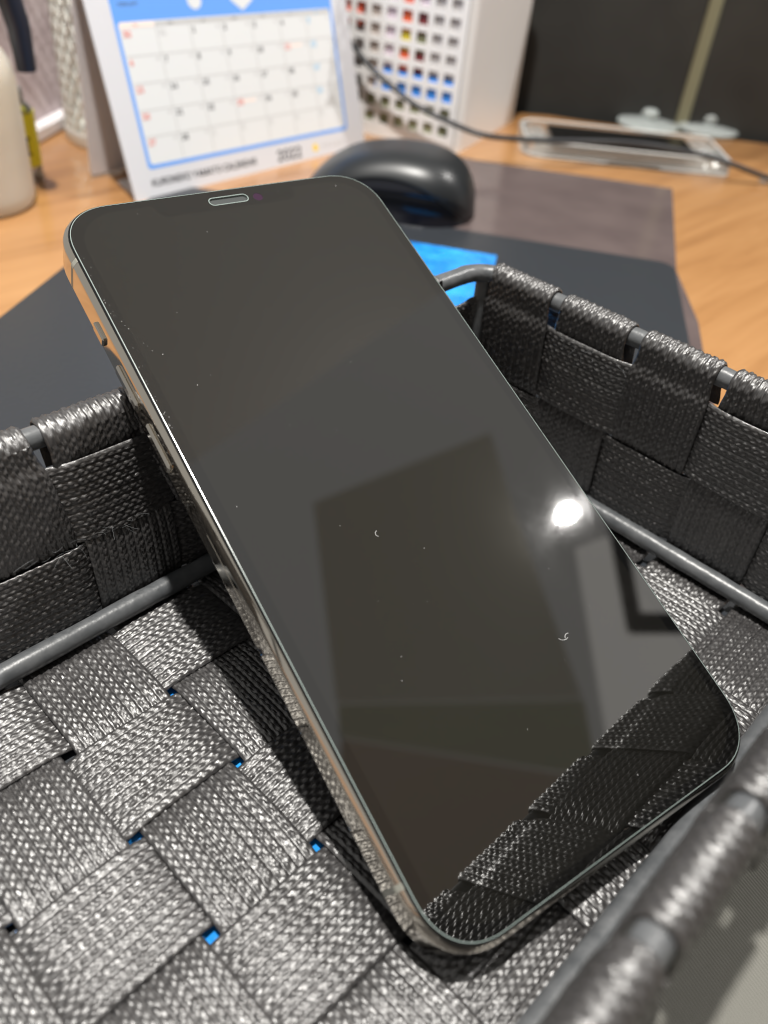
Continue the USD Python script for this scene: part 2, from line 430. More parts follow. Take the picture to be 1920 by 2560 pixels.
# (a) straps along y: over the back rim, down, across the floor, up the front and over its rim.  2D path (y, z), walked from back to front
back = arc(DR, HR, 2.42, 0, 180, 16)                                  # around the rim, outer side to inner side over the top
back = [(DR + 2.4, HR - 7)] + back
yz = back + [(3.0, 3.6)] + arc(0, 2.2, 3.15, 0, -90, 10)[1:] + [(-4, -.75), (FY + 4, -.75)] + arc(FY, 2.2, 3.15, 270, 180, 10) + [(FRY + 2.7, HR - 4)] + arc(FRY, HR, 2.42, 0, 180, 16) + [(FRY - 3.0, HR - 8)]
for k, x in enumerate(XC):
    p2, s = resample(yz, DU)
    yy, zz = p2[:, 0], p2[:, 1]
    t2 = np.gradient(p2, axis=0); t2 /= np.linalg.norm(t2, axis=1, keepdims=True)
    n2 = np.stack([t2[:, 1], -t2[:, 0]], 1)            # walked towards -y on the floor: the inner side is up
    nr = np.c_[np.zeros(len(p2)), n2]
    if nr[len(nr) // 2, 2] < 0: nr = -nr
    sg = 1 if k % 2 else -1                            # on top in row 0 when k is odd
    fl = (zz < 2.0)
    ph = np.where(fl, (YC[0] - yy) / PT * np.pi, 0)
    wallb = (yy > -20) & ~fl
    ph = np.where(wallb, -(zz - 2.2) / 20.4 * np.pi - .5 * np.pi, ph)
    wallf = (yy < -80) & ~fl
    ph = np.where(wallf, (4 + .5) * np.pi + (zz - 2.2) / 20.4 * np.pi, ph)
    und = sg * sq(ph) * AMP
    near = np.clip((HR - 3 - zz) / 3, 0, 1) * np.clip(np.where(fl | (zz < 4), np.minimum(np.abs(yy - 0), np.abs(yy - FY)) / 3.5, 1), 0, 1)
    und = und * near
    jx = rng.uniform(-.25, .25)
    rimshift = (-9.0, -8.2, -7.4, -6.0, -2.2, -2.2, -2, -2, -2)[k] * np.clip((zz - HR + 24) / 24, 0, 1) * (yy > -20) - 2.6 * np.clip((zz - HR + 24) / 24, 0, 1) * (yy < -80)
    tap = 1 - .075 * np.clip((zz - HR + 7) / 5, 0, 1)
    p3 = np.c_[np.full(len(p2), x + jx) + rimshift + .25 * np.sin(s / 23 + k), yy, zz]
    add_strap(*strap(p3, nr, und, SW, s, k + 1, tap))
# (b) straps along x: from the far left across the floor, up the right wall, over its rim.  2D (x, z)
xz = [(-190, -.75), (-4, -.75)] + arc(0, 2.2, 3.15, -90, 0, 10) + [(3.0, 3.6)] + arc(DR, HR, 2.42, 180, 0, 16) + [(DR + 3.0, HR - 8)]
for r_, y in enumerate(YC):
    p2, s = resample(xz, DU)
    xx, zz = p2[:, 0], p2[:, 1]
    t2 = np.gradient(p2, axis=0); t2 /= np.linalg.norm(t2, axis=1, keepdims=True)
    nr = np.c_[-t2[:, 1], np.zeros(len(p2)), t2[:, 0]]
    sg = 1 if r_ % 2 == 0 else -1                      # on top in column 0 when r is even
    fl = zz < 2.0
    ph = np.where(fl, (XC[0] - xx) / PT * np.pi, -(zz - 2.2) / 20.4 * np.pi - .5 * np.pi)
    und = sg * sq(ph) * AMP
    und *= np.clip((HR - 3 - zz) / 3, 0, 1) * np.clip(np.where(fl | (zz < 4), np.abs(xx) / 3.5, 1), 0, 1)
    p3 = np.c_[xx, np.full(len(p2), y + rng.uniform(-.25, .25)) + .25 * np.sin(s / 19 + r_ * 2) , zz]
    tap = 1 - .075 * np.clip((zz - HR + 7) / 5, 0, 1)
    add_strap(*strap(p3, nr, und, SW, s, r_ + 21, tap))
# (c) two straps around the walls
for q_, zc in enumerate((12.4, 32.9)):
    zw = zc - (1.2 if q_ else 0)
    o = 3.0 + (-.19 - 3.0) * (zw - 3.6) / (HR - 3.6)
    of = FY - 3.15 + (FRY + 2.42 - FY + 3.15) * (zw - 3.6) / (HR - 3.6)
    path = [(-190, o), (-2, o)] + arc(-2, o - 4 + 0, 4, 90, 0, 8)
    path = [(-190, o), (o - 4, o)] + arc(o - 4, o - 4, 4, 90, 0, 8) + [(o, of + 4)] + arc(o - 4, of + 4, 4, 0, -90, 8) + [(-190, of)]
    p2, s = resample(path, DU)
    t2 = np.gradient(p2, axis=0); t2 /= np.linalg.norm(t2, axis=1, keepdims=True)
    nr = np.c_[t2[:, 1], -t2[:, 0], np.zeros(len(p2))]
    xx, yy = p2[:, 0], p2[:, 1]
    onb, onf = yy > o - 2, yy < of + 2
    # back wall, upper row: horizontal on top when k is even; lower row: when k is odd
    sb = (1 if q_ == 1 else -1)
    undb = sb * sq((XC[0] - xx) / PT * np.pi)
    # right wall, upper row: horizontal on top when r is odd
    undr = (-1 if q_ == 1 else 1) * sq((YC[0] - yy) / PT * np.pi)
    # front wall carries on from floor row 4 and its bottom cell
    undf = (1 if q_ == 0 else -1) * sq((XC[0] - xx) / PT * np.pi) * -1
    und = np.where(onb, undb, np.where(onf, undf, undr)) * AMP
    if q_ == 1: s_up = s
    cd = np.minimum(np.hypot(xx - o, yy - o), np.hypot(xx - o, yy - of))
    und *= np.clip((cd - 2) / 4, 0, 1)
    nr[:, 2] = np.where(onf, .02, -.074); nr /= np.linalg.norm(nr, axis=1, keepdims=True)
    zl = np.full(len(p2), zc) + .3 * np.sin(s / 31 + q_) - (1.2 if q_ else 0)
    add_strap(*strap(np.c_[xx, yy, zl], nr, und, SW + (.3 if q_ else .6), s, 41 + q_))
# loose filaments along strap edges
fl_ = []
for i in range(66):
    kind_ = i % 3
    if kind_ == 0: p0 = np.array([rng.uniform(-.8, .6), rng.uniform(-41, -21), 40.6 + rng.normal(0, .5)]); d0 = np.array([-.5, rng.normal(0, 1), rng.normal(.3, .6)])
    elif kind_ == 1:
        k = rng.integers(0, 7); p0 = np.array([XC[k] + rng.choice([-1, 1]) * 9.5, rng.uniform(-100, -6), .5]); d0 = np.array([rng.normal(0, .8), rng.normal(0, 1), .35])
    else: p0 = np.array([rng.uniform(-120, -95), 1.5 + rng.normal(0, .4), 22 + rng.normal(0, 1.0)]); d0 = np.array([rng.normal(0, 1.2), -.4, rng.normal(0, .5)])
    L_ = rng.uniform(1.0, 3.2); q1 = p0 + d0 / np.linalg.norm(d0) * L_ * .5 + rng.normal(0, .25, 3); q2 = p0 + d0 / np.linalg.norm(d0) * L_ + rng.normal(0, .5, 3)
    t_ = np.linspace(0, 1, 7)[:, None]
    fl_.append(tube((1 - t_) ** 2 * p0 + 2 * t_ * (1 - t_) * q1 + t_ ** 2 * q2, .032, 5))
part(bk, 'loose_filaments', cat(*fl_), 'wire', smooth=True, kind='stuff')
# wire frame
WR = 2.05


def ring(x0, x1, y0, y1, z, rc):
    pts = []
    for cx, cy, a0 in ((x1 - rc, y1 - rc, 90), (x1 - rc, y0 + rc, 0), (x0 + rc, y0 + rc, -90), (x0 + rc, y1 - rc, -180)):
        for t in np.radians(np.linspace(a0, a0 - 90, 9)):
            pts.append((cx + rc * math.cos(t), cy + rc * math.sin(t), z))
    dense = []
    for a, b in zip(pts, pts[1:] + pts[:1]):
        L = math.dist(a, b); n = max(1, int(L / 1.6))
        dense += [tuple(np.array(a) + (np.array(b) - a) * i / n) for i in range(n)]
    d = np.array(dense)
    w = meshkit.noise(np.c_[d[:, 0] / 24, d[:, 1] / 24, d[:, 0] * 0 + z]) - .5
    d[:, 2] += .5 * w
    return d


def wirer(seed):
    n_ = len(ring(-200 if seed == 1 else -198, DR if seed == 1 else 0, FRY if seed == 1 else FY, DR if seed == 1 else 0, HR, 7.5 if seed == 1 else 5))
    x_ = np.arange(n_)
    return .97 + .07 * meshkit.noise(np.c_[x_ / 2.1, x_ * 0 + seed * 7, x_ * 0]) + .05 * meshkit.noise(np.c_[x_ / 9.0, x_ * 0 + seed * 3, x_ * 0])


part(bk, 'rim_wire', tube(sag(ring(-200, DR, FRY, DR, HR, 7.5)), WR * wirer(1), 18, closed=True), 'wire', smooth=True)
part(bk, 'bottom_wire', tube(ring(-198, 0, FY, 0, 2.25, 5), WR * wirer(2), 18, closed=True), 'wire', smooth=True)
for (xa, ya), (xb, yb) in (((-1.2, -1.2), (.2, .2)), ((-1.2, FY + 1.2), (.2, FRY + 2)), ((-196.8, -1.2), (-198, .2)), ((-196.8, FY + 1.2), (-198, FRY + 2))):
    part(bk, 'corner_post', tube([(xa, ya, 2.4), (xa * .5 + xb * .5, ya * .5 + yb * .5, 24), (xb, yb, HR - .4)], 1.7, 14), 'wire', smooth=True)

# ================================================================== phone
ph = thing('smartphone', 'black smartphone with dark screen and polished steel edge, leaning in the woven basket', 'phone', PH_T - PH_R[:, 1] * 72 - PH_R[:, 2] * 4)
TP = np.eye(4); TP[:3, :3] = PH_R; TP[:3, 3] = PH_T
HW, HL, RC = 35.75, 73.35, 11.2


def rr_ring(inset, z, n=14):
    w, l, r = HW - inset, HL - inset, RC - inset
    pts = []
    for sx, sy, a0 in ((1, 1, 0), (-1, 1, 90), (-1, -1, 180), (1, -1, 270)):
        for t in np.radians(np.linspace(a0, a0 + 90, n)):
            ct, st = math.cos(t), math.sin(t)
            e = 2 / 2.25                               # slightly squarer than a circle
            pts.append((sx * (w - r) + r * np.sign(ct) * abs(ct) ** e, sy * (l - r) + r * np.sign(st) * abs(st) ** e, z))
    # long sides get extra points
    out = []
    for a, b in zip(pts, pts[1:] + pts[:1]):
        L = math.dist(a[:2], b[:2]); m_ = 12 if L > 20 else 1
        out += [tuple(np.array(a) + (np.array(b) - a) * i / m_) for i in range(m_)]
    return np.array(out)


def loft(rings, cap=False):
    k = len(rings[0])
    mm = grid_faces(np.vstack(rings), len(rings), k, False, True, cap)
    mm.apply_transform(TP)
    return mm


def pp(name, mm, mat, smooth=False, parent=None, **kw):
    return part(parent or ph, name, mm, mat, smooth, **kw)


BV = 1.55
prof = [(.95, -.42), (.88, -.36), (.80, -.40), (.22, -1.30), (.08, -1.62), (0, -2.0), (0, -4.2), (0, -6.9)] + \
       [(.9 * (1 - math.cos(a)), -6.9 - .95 * math.sin(a)) for a in np.radians(np.linspace(15, 90, 6))]
fr_ = loft([rr_ring(i, z) for i, z in prof])
if fr_.volume < 0: fr_.invert()
pp('frame', fr_, 'steel', smooth=40)
pp('back_panel', ext(Polygon(rr_ring(.95, 0)[:, :2]), .4, TP, -7.84), 'glass_black')
pp('gasket', fixn(loft([rr_ring(i, z) for i, z in ((.95, -.8), (.90, -.34), (.98, -.18), (1.22, -.10), (1.3, -.8))] + [rr_ring(.95, -.8)])), 'gasket', smooth=30)
glass_out = Polygon(rr_ring(1.38, 0)[:, :2])
pp('glass_edge', fixn(loft([rr_ring(i, z) for i, z in ((1.22, -.45), (1.22, -.06), (1.26, .02), (1.38, .04), (1.38, -.45), (1.22, -.45))])), 'glass_edge', smooth=30, label='pale polished edge of the screen glass')
disp = rrect(-32.3, -70.4, 32.3, 70.3, 8.6, 14)
notch = rrect(-15.9, 66.9, 15.2, 80, 2.4).union(sbox(-18.2, 69.0, 17.5, 80).difference(Point(-18.2, 69.0 - 1.0).buffer(2.3)).difference(Point(17.5, 68.0).buffer(2.3)))
notch = rrect(-15.9, 66.9, 15.2, 80, 2.4)
disp = disp.difference(notch).buffer(-.35).buffer(.7).buffer(-.35)
slot = rrect(-4.5, 68.1, 4.4, 70.3, 1.08)
lens = Point(6.55, 68.9).buffer(1.05, quad_segs=10)
pp('front_glass', ext(glass_out.difference(disp).difference(slot).difference(lens), .5, TP, -.5), 'glass_black')
pp('display', ext(disp, .5, TP, -.5), 'display', label='dark switched-off screen')
sl = pp('speaker_slot', ext(slot.buffer(-.18), .2, TP, -.55), 'slot_mesh')
pp('slot_rim', ext(slot.difference(slot.buffer(-.17)), .5, TP, -.46), 'glass_edge', parent=sl)
pp('front_camera', ext(lens, .3, TP, -.33), 'lens')


def side_box(y0, y1, z0, z1, out, mat, name, bev=.25, x=-HW):
    return pp(name, bbox([x - out / 2 + .15, (y0 + y1) / 2, (z0 + z1) / 2], [out + .3, y1 - y0, z1 - z0], TP, bev), mat)


side_box(44.3, 48.8, -5.9, -3.9, .55, 'button', 'mute_switch')
side_box(29.0, 38.4, -5.9, -3.7, .62, 'button', 'volume_button', .4)
side_box(15.4, 25.2, -5.9, -3.7, .62, 'button', 'volume_button', .4)
side_box(-11.4, 1.4, -5.2, -3.4, .05, 'button', 'card_tray', .02)
side_box(8.0, 25.0, -5.9, -3.7, -.62 + 1.1, 'button', 'power_button', .2, x=HW + .2)
for (sx, y) in ((-1, 60.3), (-1, -59.8), (1, 60.3), (1, -59.8)):
    V = []
    for i, z in prof[1:]:
        for yy in (y - .48, y + .48):
            V.append((sx * (HW - i + .02), yy, z + .012))
    for i, z in prof[1:]:
        for yy in (y - .48, y + .48):
            V.append((sx * (HW - i - .35), yy, z))
    mm = trimesh.convex.convex_hull(np.array(V)); mm.apply_transform(TP)
    pp('antenna_band', mm, 'band')
# specks of dust and two fibres on the glass
ds = []
sp = [(rng.uniform(-33, 33), rng.uniform(-70, 70)) for _ in range(34)] + [(-34.0 + rng.uniform(0, .9) ** 2, rng.uniform(20, 62)) for _ in range(26)]
sp += [(-33.6 + .8 * i * .5 + rng.normal(0, .15), 45.5 - 1.1 * i + rng.normal(0, .2)) for i in range(9)]
for x, y in sp:
    a = rng.uniform(.025, .06)
    i_ = trimesh.creation.icosphere(1, a); i_.apply_scale([rng.uniform(.7, 1.8), rng.uniform(.7, 1.6), .5]); i_.apply_translation([x, y, .02 + .2 * a]); ds.append(i_)
for cx, cy, rr0, a0, a1 in ((11.5, -39.6, 1.3, 3.6, 5.2), (12.4, -41.0, .9, 1.2, 2.8), (-9.8, -10.4, .55, 1.6, 4.3)):
    a = np.linspace(a0, a1, 12); ds.append(tube(np.c_[cx + rr0 * np.cos(a), cy + rr0 * np.sin(a), np.full(12, .07)], .04, 6))
mm = cat(*ds); mm.apply_transform(TP)
pp('dust', mm, 'dust', kind='stuff')

# ================================================================== desk calendar
CA = np.array([27.6, 199.3, -3]); CBD = np.array([171.4 - 27.6, 209.4 - 199.3, 0]); CBD /= np.linalg.norm(CBD)
NB = np.array([-CBD[1], CBD[0], 0]); th = math.radians(73.4)
CE = NB * math.cos(th) + np.array([0, 0, 1]) * math.sin(th)
CN = np.cross(CBD, CE)
TC = np.eye(4); TC[:3, 0], TC[:3, 1], TC[:3, 2], TC[:3, 3] = CBD, CE, CN, CA
ca = thing('desk_calendar', 'white desk calendar with blue frame showing a month grid, standing on the desk', 'calendar', CA)
part(ca, 'page', ext(rrect(0, 0, 143.5, 110, 1.2), .7, TC, -.7), 'paper')
# the page's print, tilted by a degree as it hangs
TC2 = TC @ trimesh.transformations.rotation_matrix(math.radians(-.9), [0, 0, 1], [0, 60, 0])


def cp(name, poly, mat, z, h=.05, parent=ca, **kw): return part(parent, name, ext(poly, h, TC2, z), mat, **kw)


def ct(name, s, u, v, hh, mat, z=.12, bold=False, parent=ca):
    return part(parent, name, text(s, hh, TC2 @ trimesh.transformations.translation_matrix([u, v, z]), .03, bold), mat)


outer = rrect(10.6, 11.2, 132.6, 112, 1.8); inner = rrect(12.2, 12.8, 131.0, 64.4, 1.6)
cp('blue_frame', outer.difference(inner).intersection(sbox(0, 0, 200, 108)), 'ink_blue', .0)
gr = cp('month_grid', inner, 'page_white', .0, .04)
cp('header_sunday', sbox(12.9, 62.4, 29.0, 64.0), 'ink_pink', .05, parent=gr)
cp('header_weekdays', sbox(29.4, 62.4, 130.4, 64.0), 'ink_pale', .05, parent=gr)
CU = [12.6 + 16.93 * i for i in range(8)]; CV = [62.3 - 9.8 * i for i in range(6)]
for i in range(1, 7): cp('grid_line', sbox(CU[i] - .2, 13.2, CU[i] + .2, 64), 'ink_pale', .055, .02, parent=gr)
for i in range(1, 5): cp('grid_line', sbox(12.8, CV[i] - .2, 130.6, CV[i] + .2), 'ink_pale', .06, .02, parent=gr)
for i, s in enumerate(('Sun', 'Mon', 'Tue', 'Wed', 'Thu', 'Fri', 'Sat')):
    ct('weekday', s, CU[i] + 6.4, 62.75, .9, 'ink_red' if i == 0 else 'ink_sky' if i == 6 else 'ink_grey', .11, parent=gr)
rows = [[30, 31, 1, 2, 3, 4, 5], [6, 7, 8, 9, 10, 11, 12], [13, 14, 15, 16, 17, 18, 19], [20, 21, 22, 23, 24, 25, 26], [27, 28, 1, 2, 3, 4, 5]]
for r_, row in enumerate(rows):
    for c_, dnum in enumerate(row):
        dim = (r_ == 0 and c_ < 2) or (r_ == 4 and c_ > 1)
        red = c_ == 0 or (r_, c_) in ((1, 5), (3, 3))
        mt_ = ('ink_pink' if red else 'ink_pale') if dim and not (r_ == 0) else 'ink_red' if red else 'ink_sky' if c_ == 6 else 'ink_light' if dim else 'ink_grey'
        ct('date', str(dnum), CU[c_] + .8, CV[r_] - 3.1, 2.15, mt_, .12, True, parent=gr)
        if not dim: cp('small_note', sbox(CU[c_] + 13.9, CV[r_] - 2.1, CU[c_] + 15.6, CV[r_] - 1.0), 'ink_light', .06, .02, parent=gr)
for r_, c_ in ((1, 5), (3, 3)):
    cp('holiday_name', sbox(CU[c_] + 4.2, CV[r_] - 2.4, CU[c_] + 12.0, CV[r_] - 1.3), 'ink_pink', .06, .02, parent=gr)
cp('pencil_mark', Point(124, 25.6).buffer(2.4).union(Point(121, 24.8).buffer(1.3)), 'ink_pale', .065, .02, parent=gr)
cp('white_shape', shapely.affinity.scale(Point(51.5, 70.7).buffer(3.6), 1.0, .95), 'page_white', .055, .03)
cp('white_shape', Polygon([(71.5, 74), (71.8, 70.6), (77.0, 67.0), (82.5, 70.2), (83.2, 74)]).buffer(.8).buffer(.2), 'page_white', .055, .03)
ct('month_name', 'FEBRUARY', 14.0, 69.7, 1.35, 'ink_grey', .06)
ct('title', 'KURONEKO YAMATO CALENDAR', 10.4, 4.6, 2.7, 'ink_black', .06, True)
ct('title_year', '2022', 82.2, 3.6, 4.6, 'ink_black', .06, True)
cp('logo', Point(108.3, 6.1).buffer(1.75, quad_segs=12), 'ink_yellow', .0)


def glyphs(u, v, h):
    """the five characters of the publisher's name, as strokes"""
    st = [[(0, .8, 1, .8), (1, .8, .55, .35), (.25, .5, .65, .1)], [(0, .65, 1, .8), (1, .8, .8, .5), (.35, 1, .6, 0)], [(.35, 1, .35, 0), (.35, .6, .85, .35)],
          [(.1, .85, .9, .85), (.1, .65, .9, .65), (.2, .5, .8, .5), (.2, .3, .8, .3), (0, .12, 1, .12), (.5, .9, .5, 0)], [(.05, .6, .45, .6), (.25, 1, .25, 0), (.55, 1, 1, .8), (.6, .6, .95, .6), (.6, .3, .95, .3), (.95, .6, .95, 0)]]
    polys = []
    for i, ch in enumerate(st):
        for x0, y0, x1, y1 in ch:
            polys.append(shapely.LineString([(u + (i * 1.25 + x0) * h, v + y0 * h), (u + (i * 1.25 + x1) * h, v + y1 * h)]).buffer(.07 * h * 1.2, cap_style='flat'))
    return shapely.union_all(polys)


cp('publisher_name', glyphs(112.5, 4.9, 2.6), 'ink_light', .06, .03)
# easel: back leaf, foot flap
BB = CA + NB * 35 + np.array([0, 0, 1.2]); top = CA + CE * 110
e2 = top - BB; L2 = np.linalg.norm(e2); e2 /= L2
TB = np.eye(4); TB[:3, 0], TB[:3, 1], TB[:3, 2], TB[:3, 3] = CBD, e2, np.cross(CBD, e2), BB
part(ca, 'back_leaf', ext(rrect(2.6, 0, 143, L2 - .8, 1), 1.1, TB, -.5), 'page_card')
TF = np.eye(4); TF[:3, 0], TF[:3, 1], TF[:3, 3] = CBD, NB, CA + np.array([0, 0, .05])
part(ca, 'foot_flap', ext(Polygon([(2, .4), (8, 24), (136, 24), (142, .4)]), .8, TF), 'page_card')

# ================================================================== white storage basket with its contents
CC = np.array([203.1, 173.9, -3]); AD = np.array([187.4 - 203.1, 222.9 - 173.9, 0]); AD /= np.linalg.norm(AD); BD = np.array([-AD[1], AD[0], 0]) * -1
TA = np.eye(4); TA[:3, 0], TA[:3, 1], TA[:3, 2], TA[:3, 3] = AD, (0, 0, 1), np.cross(AD, (0, 0, 1)), CC
INW = BD
wb = thing('storage_basket', 'tall white plastic basket with rows of square holes, behind the black mouse', 'storage basket', CC)
WB, DB, HB = 128, 91, 105
face = sbox(3, 0, WB - 3, HB)
holes = []
for i in range(14):
    for j in range(12):
        uc, vc = 9.2 + 8.55 * i, 9.6 + 8.1 * j
        if uc < WB - 8 and vc < HB - 4: holes.append(rrect(uc - 2.8, vc - 2.65, uc + 2.8, vc + 2.65, .5, 3))
part(wb, 'front_wall', ext(face.difference(shapely.union_all(holes)), 1.0, TA, -1.0), 'white_plastic')
Tq = np.eye(4); Tq[:3, 0], Tq[:3, 1], Tq[:3, 3] = AD, INW, CC
base2 = rrect(0, 0, WB, DB, 6, 8)
shell = base2.difference(base2.buffer(-1.6)).difference(sbox(3, -1, WB - 3, 4))
part(wb, 'side_wall', fixn(ext(shell, HB, Tq)), 'white_plastic', smooth=30)
part(wb, 'floor', fixn(ext(base2.buffer(-1.7), 2, Tq, .6)), 'white_plastic')


def inb(name, label, cat_, u0, u1, d0, d1, z0, z1, mat, bev=.8):
    mm = bbox([(u0 + u1) / 2, (d0 + d1) / 2, (z0 + z1) / 2], [u1 - u0, d1 - d0, z1 - z0], Tq, bev)
    return single(name, fixn(mm), mat, label, cat_)


inb('green_packet', 'olive green packet at the bottom of the white basket, behind the lowest holes', 'packet', 8, 120, .4, 30, 2.7, 21.5, 'olive', 2)
inb('blue_packet', 'bright blue packet lying on the green one in the white basket', 'packet', 5, 52, .3, 26, 21.8, 33.5, 'bright_blue', 1.5)
inb('grey_box', 'plain grey box nearest the corner of the white basket', 'box', 4.5, 22.5, .3, 50, 34, 92, 'grey_card')
t_ = thing('snack_pack', 'red and maroon pack with a mustard band inside the white basket', 'pack', CC + AD * 31)
for (z0, z1, a_, b_) in ((34, 43, 'red', 'maroon'), (43.2, 51.5, 'mustard', 'olive'), (51.7, 61, 'red', 'maroon'), (61.2, 74, 'coral', 'lilac')):
    part(t_, 'front', fixn(bbox([35.3, 4.3, (z0 + z1) / 2], [8.0, 8, z1 - z0], Tq)), a_)
    part(t_, 'side', fixn(bbox([27.1, 4.4, (z0 + z1) / 2], [8.2, 8, z1 - z0], Tq)), b_)
inb('lilac_box', 'pale lilac box beside the red pack in the white basket', 'box', 39.8, 48.4, .3, 40, 34, 88, 'lilac')
inb('taupe_box', 'brown grey box beside the lilac one in the white basket', 'box', 48.8, 57.4, .4, 40, 22, 88, 'taupe')
inb('coral_card', 'coral red card upright in the white basket beside the calendar', 'card', 60.5, 70, .3, 4, 50, 86, 'coral', .3)
inb('grey_sleeve', 'grey sleeve under the coral card in the white basket', 'sleeve', 58, 112, 5, 36, 22, 70, 'grey_card')

# ================================================================== computer mouse
mc = np.array([119.5, 141.5, -2.9]); mx = np.array([.55, -.835, 0]); my = np.array([.835, .55, 0])
mo = thing('computer_mouse', 'dark grey computer mouse with glossy black sides, in front of the white basket', 'mouse', mc)
st = np.linspace(-1, 1, 41); nt = 49


def mouse_sec(a):
    """half width, height at the station a in -1..1 (rear at +1)"""
    e = max(0.0, 1 - abs(a) ** 2.6) ** .45
    w = 26.5 * e * (1 - .07 * math.cos(3 * a))
    h = .94 * (27.5 - 8.5 * ((a - .22) / 1.2) ** 2 * (1.6 if a < .22 else .8)) * (max(0.0, 1 - abs(a) ** 5) ** .5 * .86 + .14 * e)
    return max(w, .05), max(h, .4)


def mouse_ring(a, t0, t1, n, k):
    w, h = mouse_sec(a)
    tt = np.linspace(t0, t1, n)
    y = w * np.sign(np.cos(tt)) * np.abs(np.cos(tt)) ** .62
    z = h * np.abs(np.sin(tt)) ** .72
    tuck = np.where(z < .5 * h, .03 + .07 * np.sin(np.clip(z / (.5 * h), 0, 1) * math.pi), 0)
    loc = np.stack([np.full(n, a * 38.0), y * (1 - tuck), z], 1) * [1, k, k]
    loc[:, 0] *= k
    return loc[:, 0:1] * mx + loc[:, 1:2] * my + loc[:, 2:3] * np.array([0, 0, 1]) + mc


def shellm(g, g2):
    v = np.concatenate([g, g2[:, ::-1]], 1)
    return fixn(grid_faces(v.reshape(-1, 3), g.shape[0], v.shape[1], False, True, True))


st = np.linspace(-1, 1, 49)
t0s = [.10 + .52 * max(0.0, 1 - abs((a + .05) / .97) ** 2.2) for a in st]
part(mo, 'top_shell', shellm(np.array([mouse_ring(a, t, math.pi - t, 41, 1) for a, t in zip(st, t0s)]), np.array([mouse_ring(a, t, math.pi - t, 41, .93) for a, t in zip(st, t0s)])), 'mouse_shell', smooth=45)
part(mo, 'side_body', shellm(np.array([mouse_ring(a, 0, math.pi, 49, .975) for a in st]), np.array([mouse_ring(a, 0, math.pi, 49, .7) for a in st])), 'mouse_side', smooth=45)
for q0 in (-12, 12):
    part(mo, 'base_pad', fixn(bbox([q0 * 2, 0, -.2], [10, 24, .35], frame_mat(mc, mx, None), .1)), 'black_inner')

# ================================================================== bottles, cup
bc = np.array([-24.0, 231.0, -3])
wbt = thing('spray_bottle', 'milky white bottle with a dark navy trigger at the left edge', 'bottle', bc)
part(wbt, 'body', lathe([(0, 0), (17, 0), (20.6, .8), (21.8, 3.2), (22, 6), (22, 46), (21.2, 51), (18.5, 55.5), (13, 58.8), (6, 60), (6, 66), (0, 66)], 64, bc), 'milky', smooth=40)
part(wbt, 'cap', lathe([(0, 66.2), (6.4, 66.2), (6.6, 67), (6.6, 85), (6, 86), (0, 86)], 40, bc), 'navy', smooth=40)
td = np.array([.80, -.25, 0]); td /= np.linalg.norm(td)
Tt = frame_mat(bc, td, None)
part(wbt, 'spray_head', bbox([8, 0, 90], [36, 9, 9], Tt, 2), 'navy')
tr = tube([bc + td * 20 + [0, 0, 82], bc + td * 24 + [0, 0, 74], bc + td * 26.2 + [0, 0, 62], bc + td * 26.6 + [0, 0, 47]], [5, 4.6, 4.2, 3.6], 16)
part(wbt, 'trigger', tr, 'navy', smooth=40)
yc = np.array([5.2, 246.5, -3])
yt = thing('small_bottle', 'slim clear bottle with a lime yellow label behind the white bottle', 'bottle', yc)
part(yt, 'tube', lathe([(0, 0), (5.4, 0), (6.3, .7), (6.3, 26), (5.5, 29), (3.4, 31), (3.4, 36), (0, 36)], 36, yc), 'clear_tube', smooth=40)
part(yt, 'label', lathe([(6.4, 6.4), (6.55, 6.4), (6.55, 27.2), (6.4, 27.2), (6.4, 6.4)], 36, yc), 'lime', smooth=40)
# dark print on the label: an upright mark facing the camera
v_ = np.array([.55, -.83, 0]); vq = np.array([(CAM_C - yc)[0], (CAM_C - yc)[1], 0]); vq /= np.linalg.norm(vq)
rt = np.array([-vq[1], vq[0], 0])
Tl = np.eye(4); Tl[:3, 0], Tl[:3, 1], Tl[:3, 2], Tl[:3, 3] = rt, (0, 0, 1), vq, yc + vq * 6.52
for x0, y0, x1, y1 in ((1.2, 12.0, 2.4, 18.2), (.4, 17.6, 3.1, 18.6), (.4, 11.4, 3.1, 12.4)):
    part(yt, 'label_print', ext(sbox(x0, y0, x1, y1), .2, Tl, -.12), 'lime_dark')
# silver mesh cup
cc = np.array([80.5, 277.5, -3.0]); RCP = 34.5
cu = thing('mesh_pen_cup', 'silver wire mesh pen cup behind the calendar', 'pen cup', cc)
strips = []
NS, HC = 34, 78
for sgn in (1, -1):
    for i in range(NS):
        a0 = 2 * math.pi * i / NS
        zs = np.linspace(6, HC, 31)
        a = a0 + sgn * (zs - 6) / 5.2 * math.pi / NS * .92
        strips.append(tube(np.c_[cc[0] + RCP * np.cos(a), cc[1] + RCP * np.sin(a), cc[2] + zs], .78, 5, caps=True))
part(cu, 'mesh_wall', cat(*strips), 'silver', smooth=True, kind='stuff')
part(cu, 'bottom_rim', lathe([(31, 0), (35.4, 0), (35.9, .8), (35.9, 5.2), (35.2, 6.2), (33.5, 6.2), (33, 1.2), (31, 1.2), (31, 0)], 64, cc), 'silver', smooth=40)
part(cu, 'top_rim', lathe([(33.6, HC), (35.6, HC), (36, HC + 1), (36, HC + 4), (35.2, HC + 4.6), (33.6, HC + 4.6), (33.6, HC)], 64, cc), 'silver', smooth=40)
part(cu, 'inner_liner', lathe([(0, 1.3), (30.6, 1.3), (30.6, 1.7), (0, 1.7)], 48, cc), 'silver')

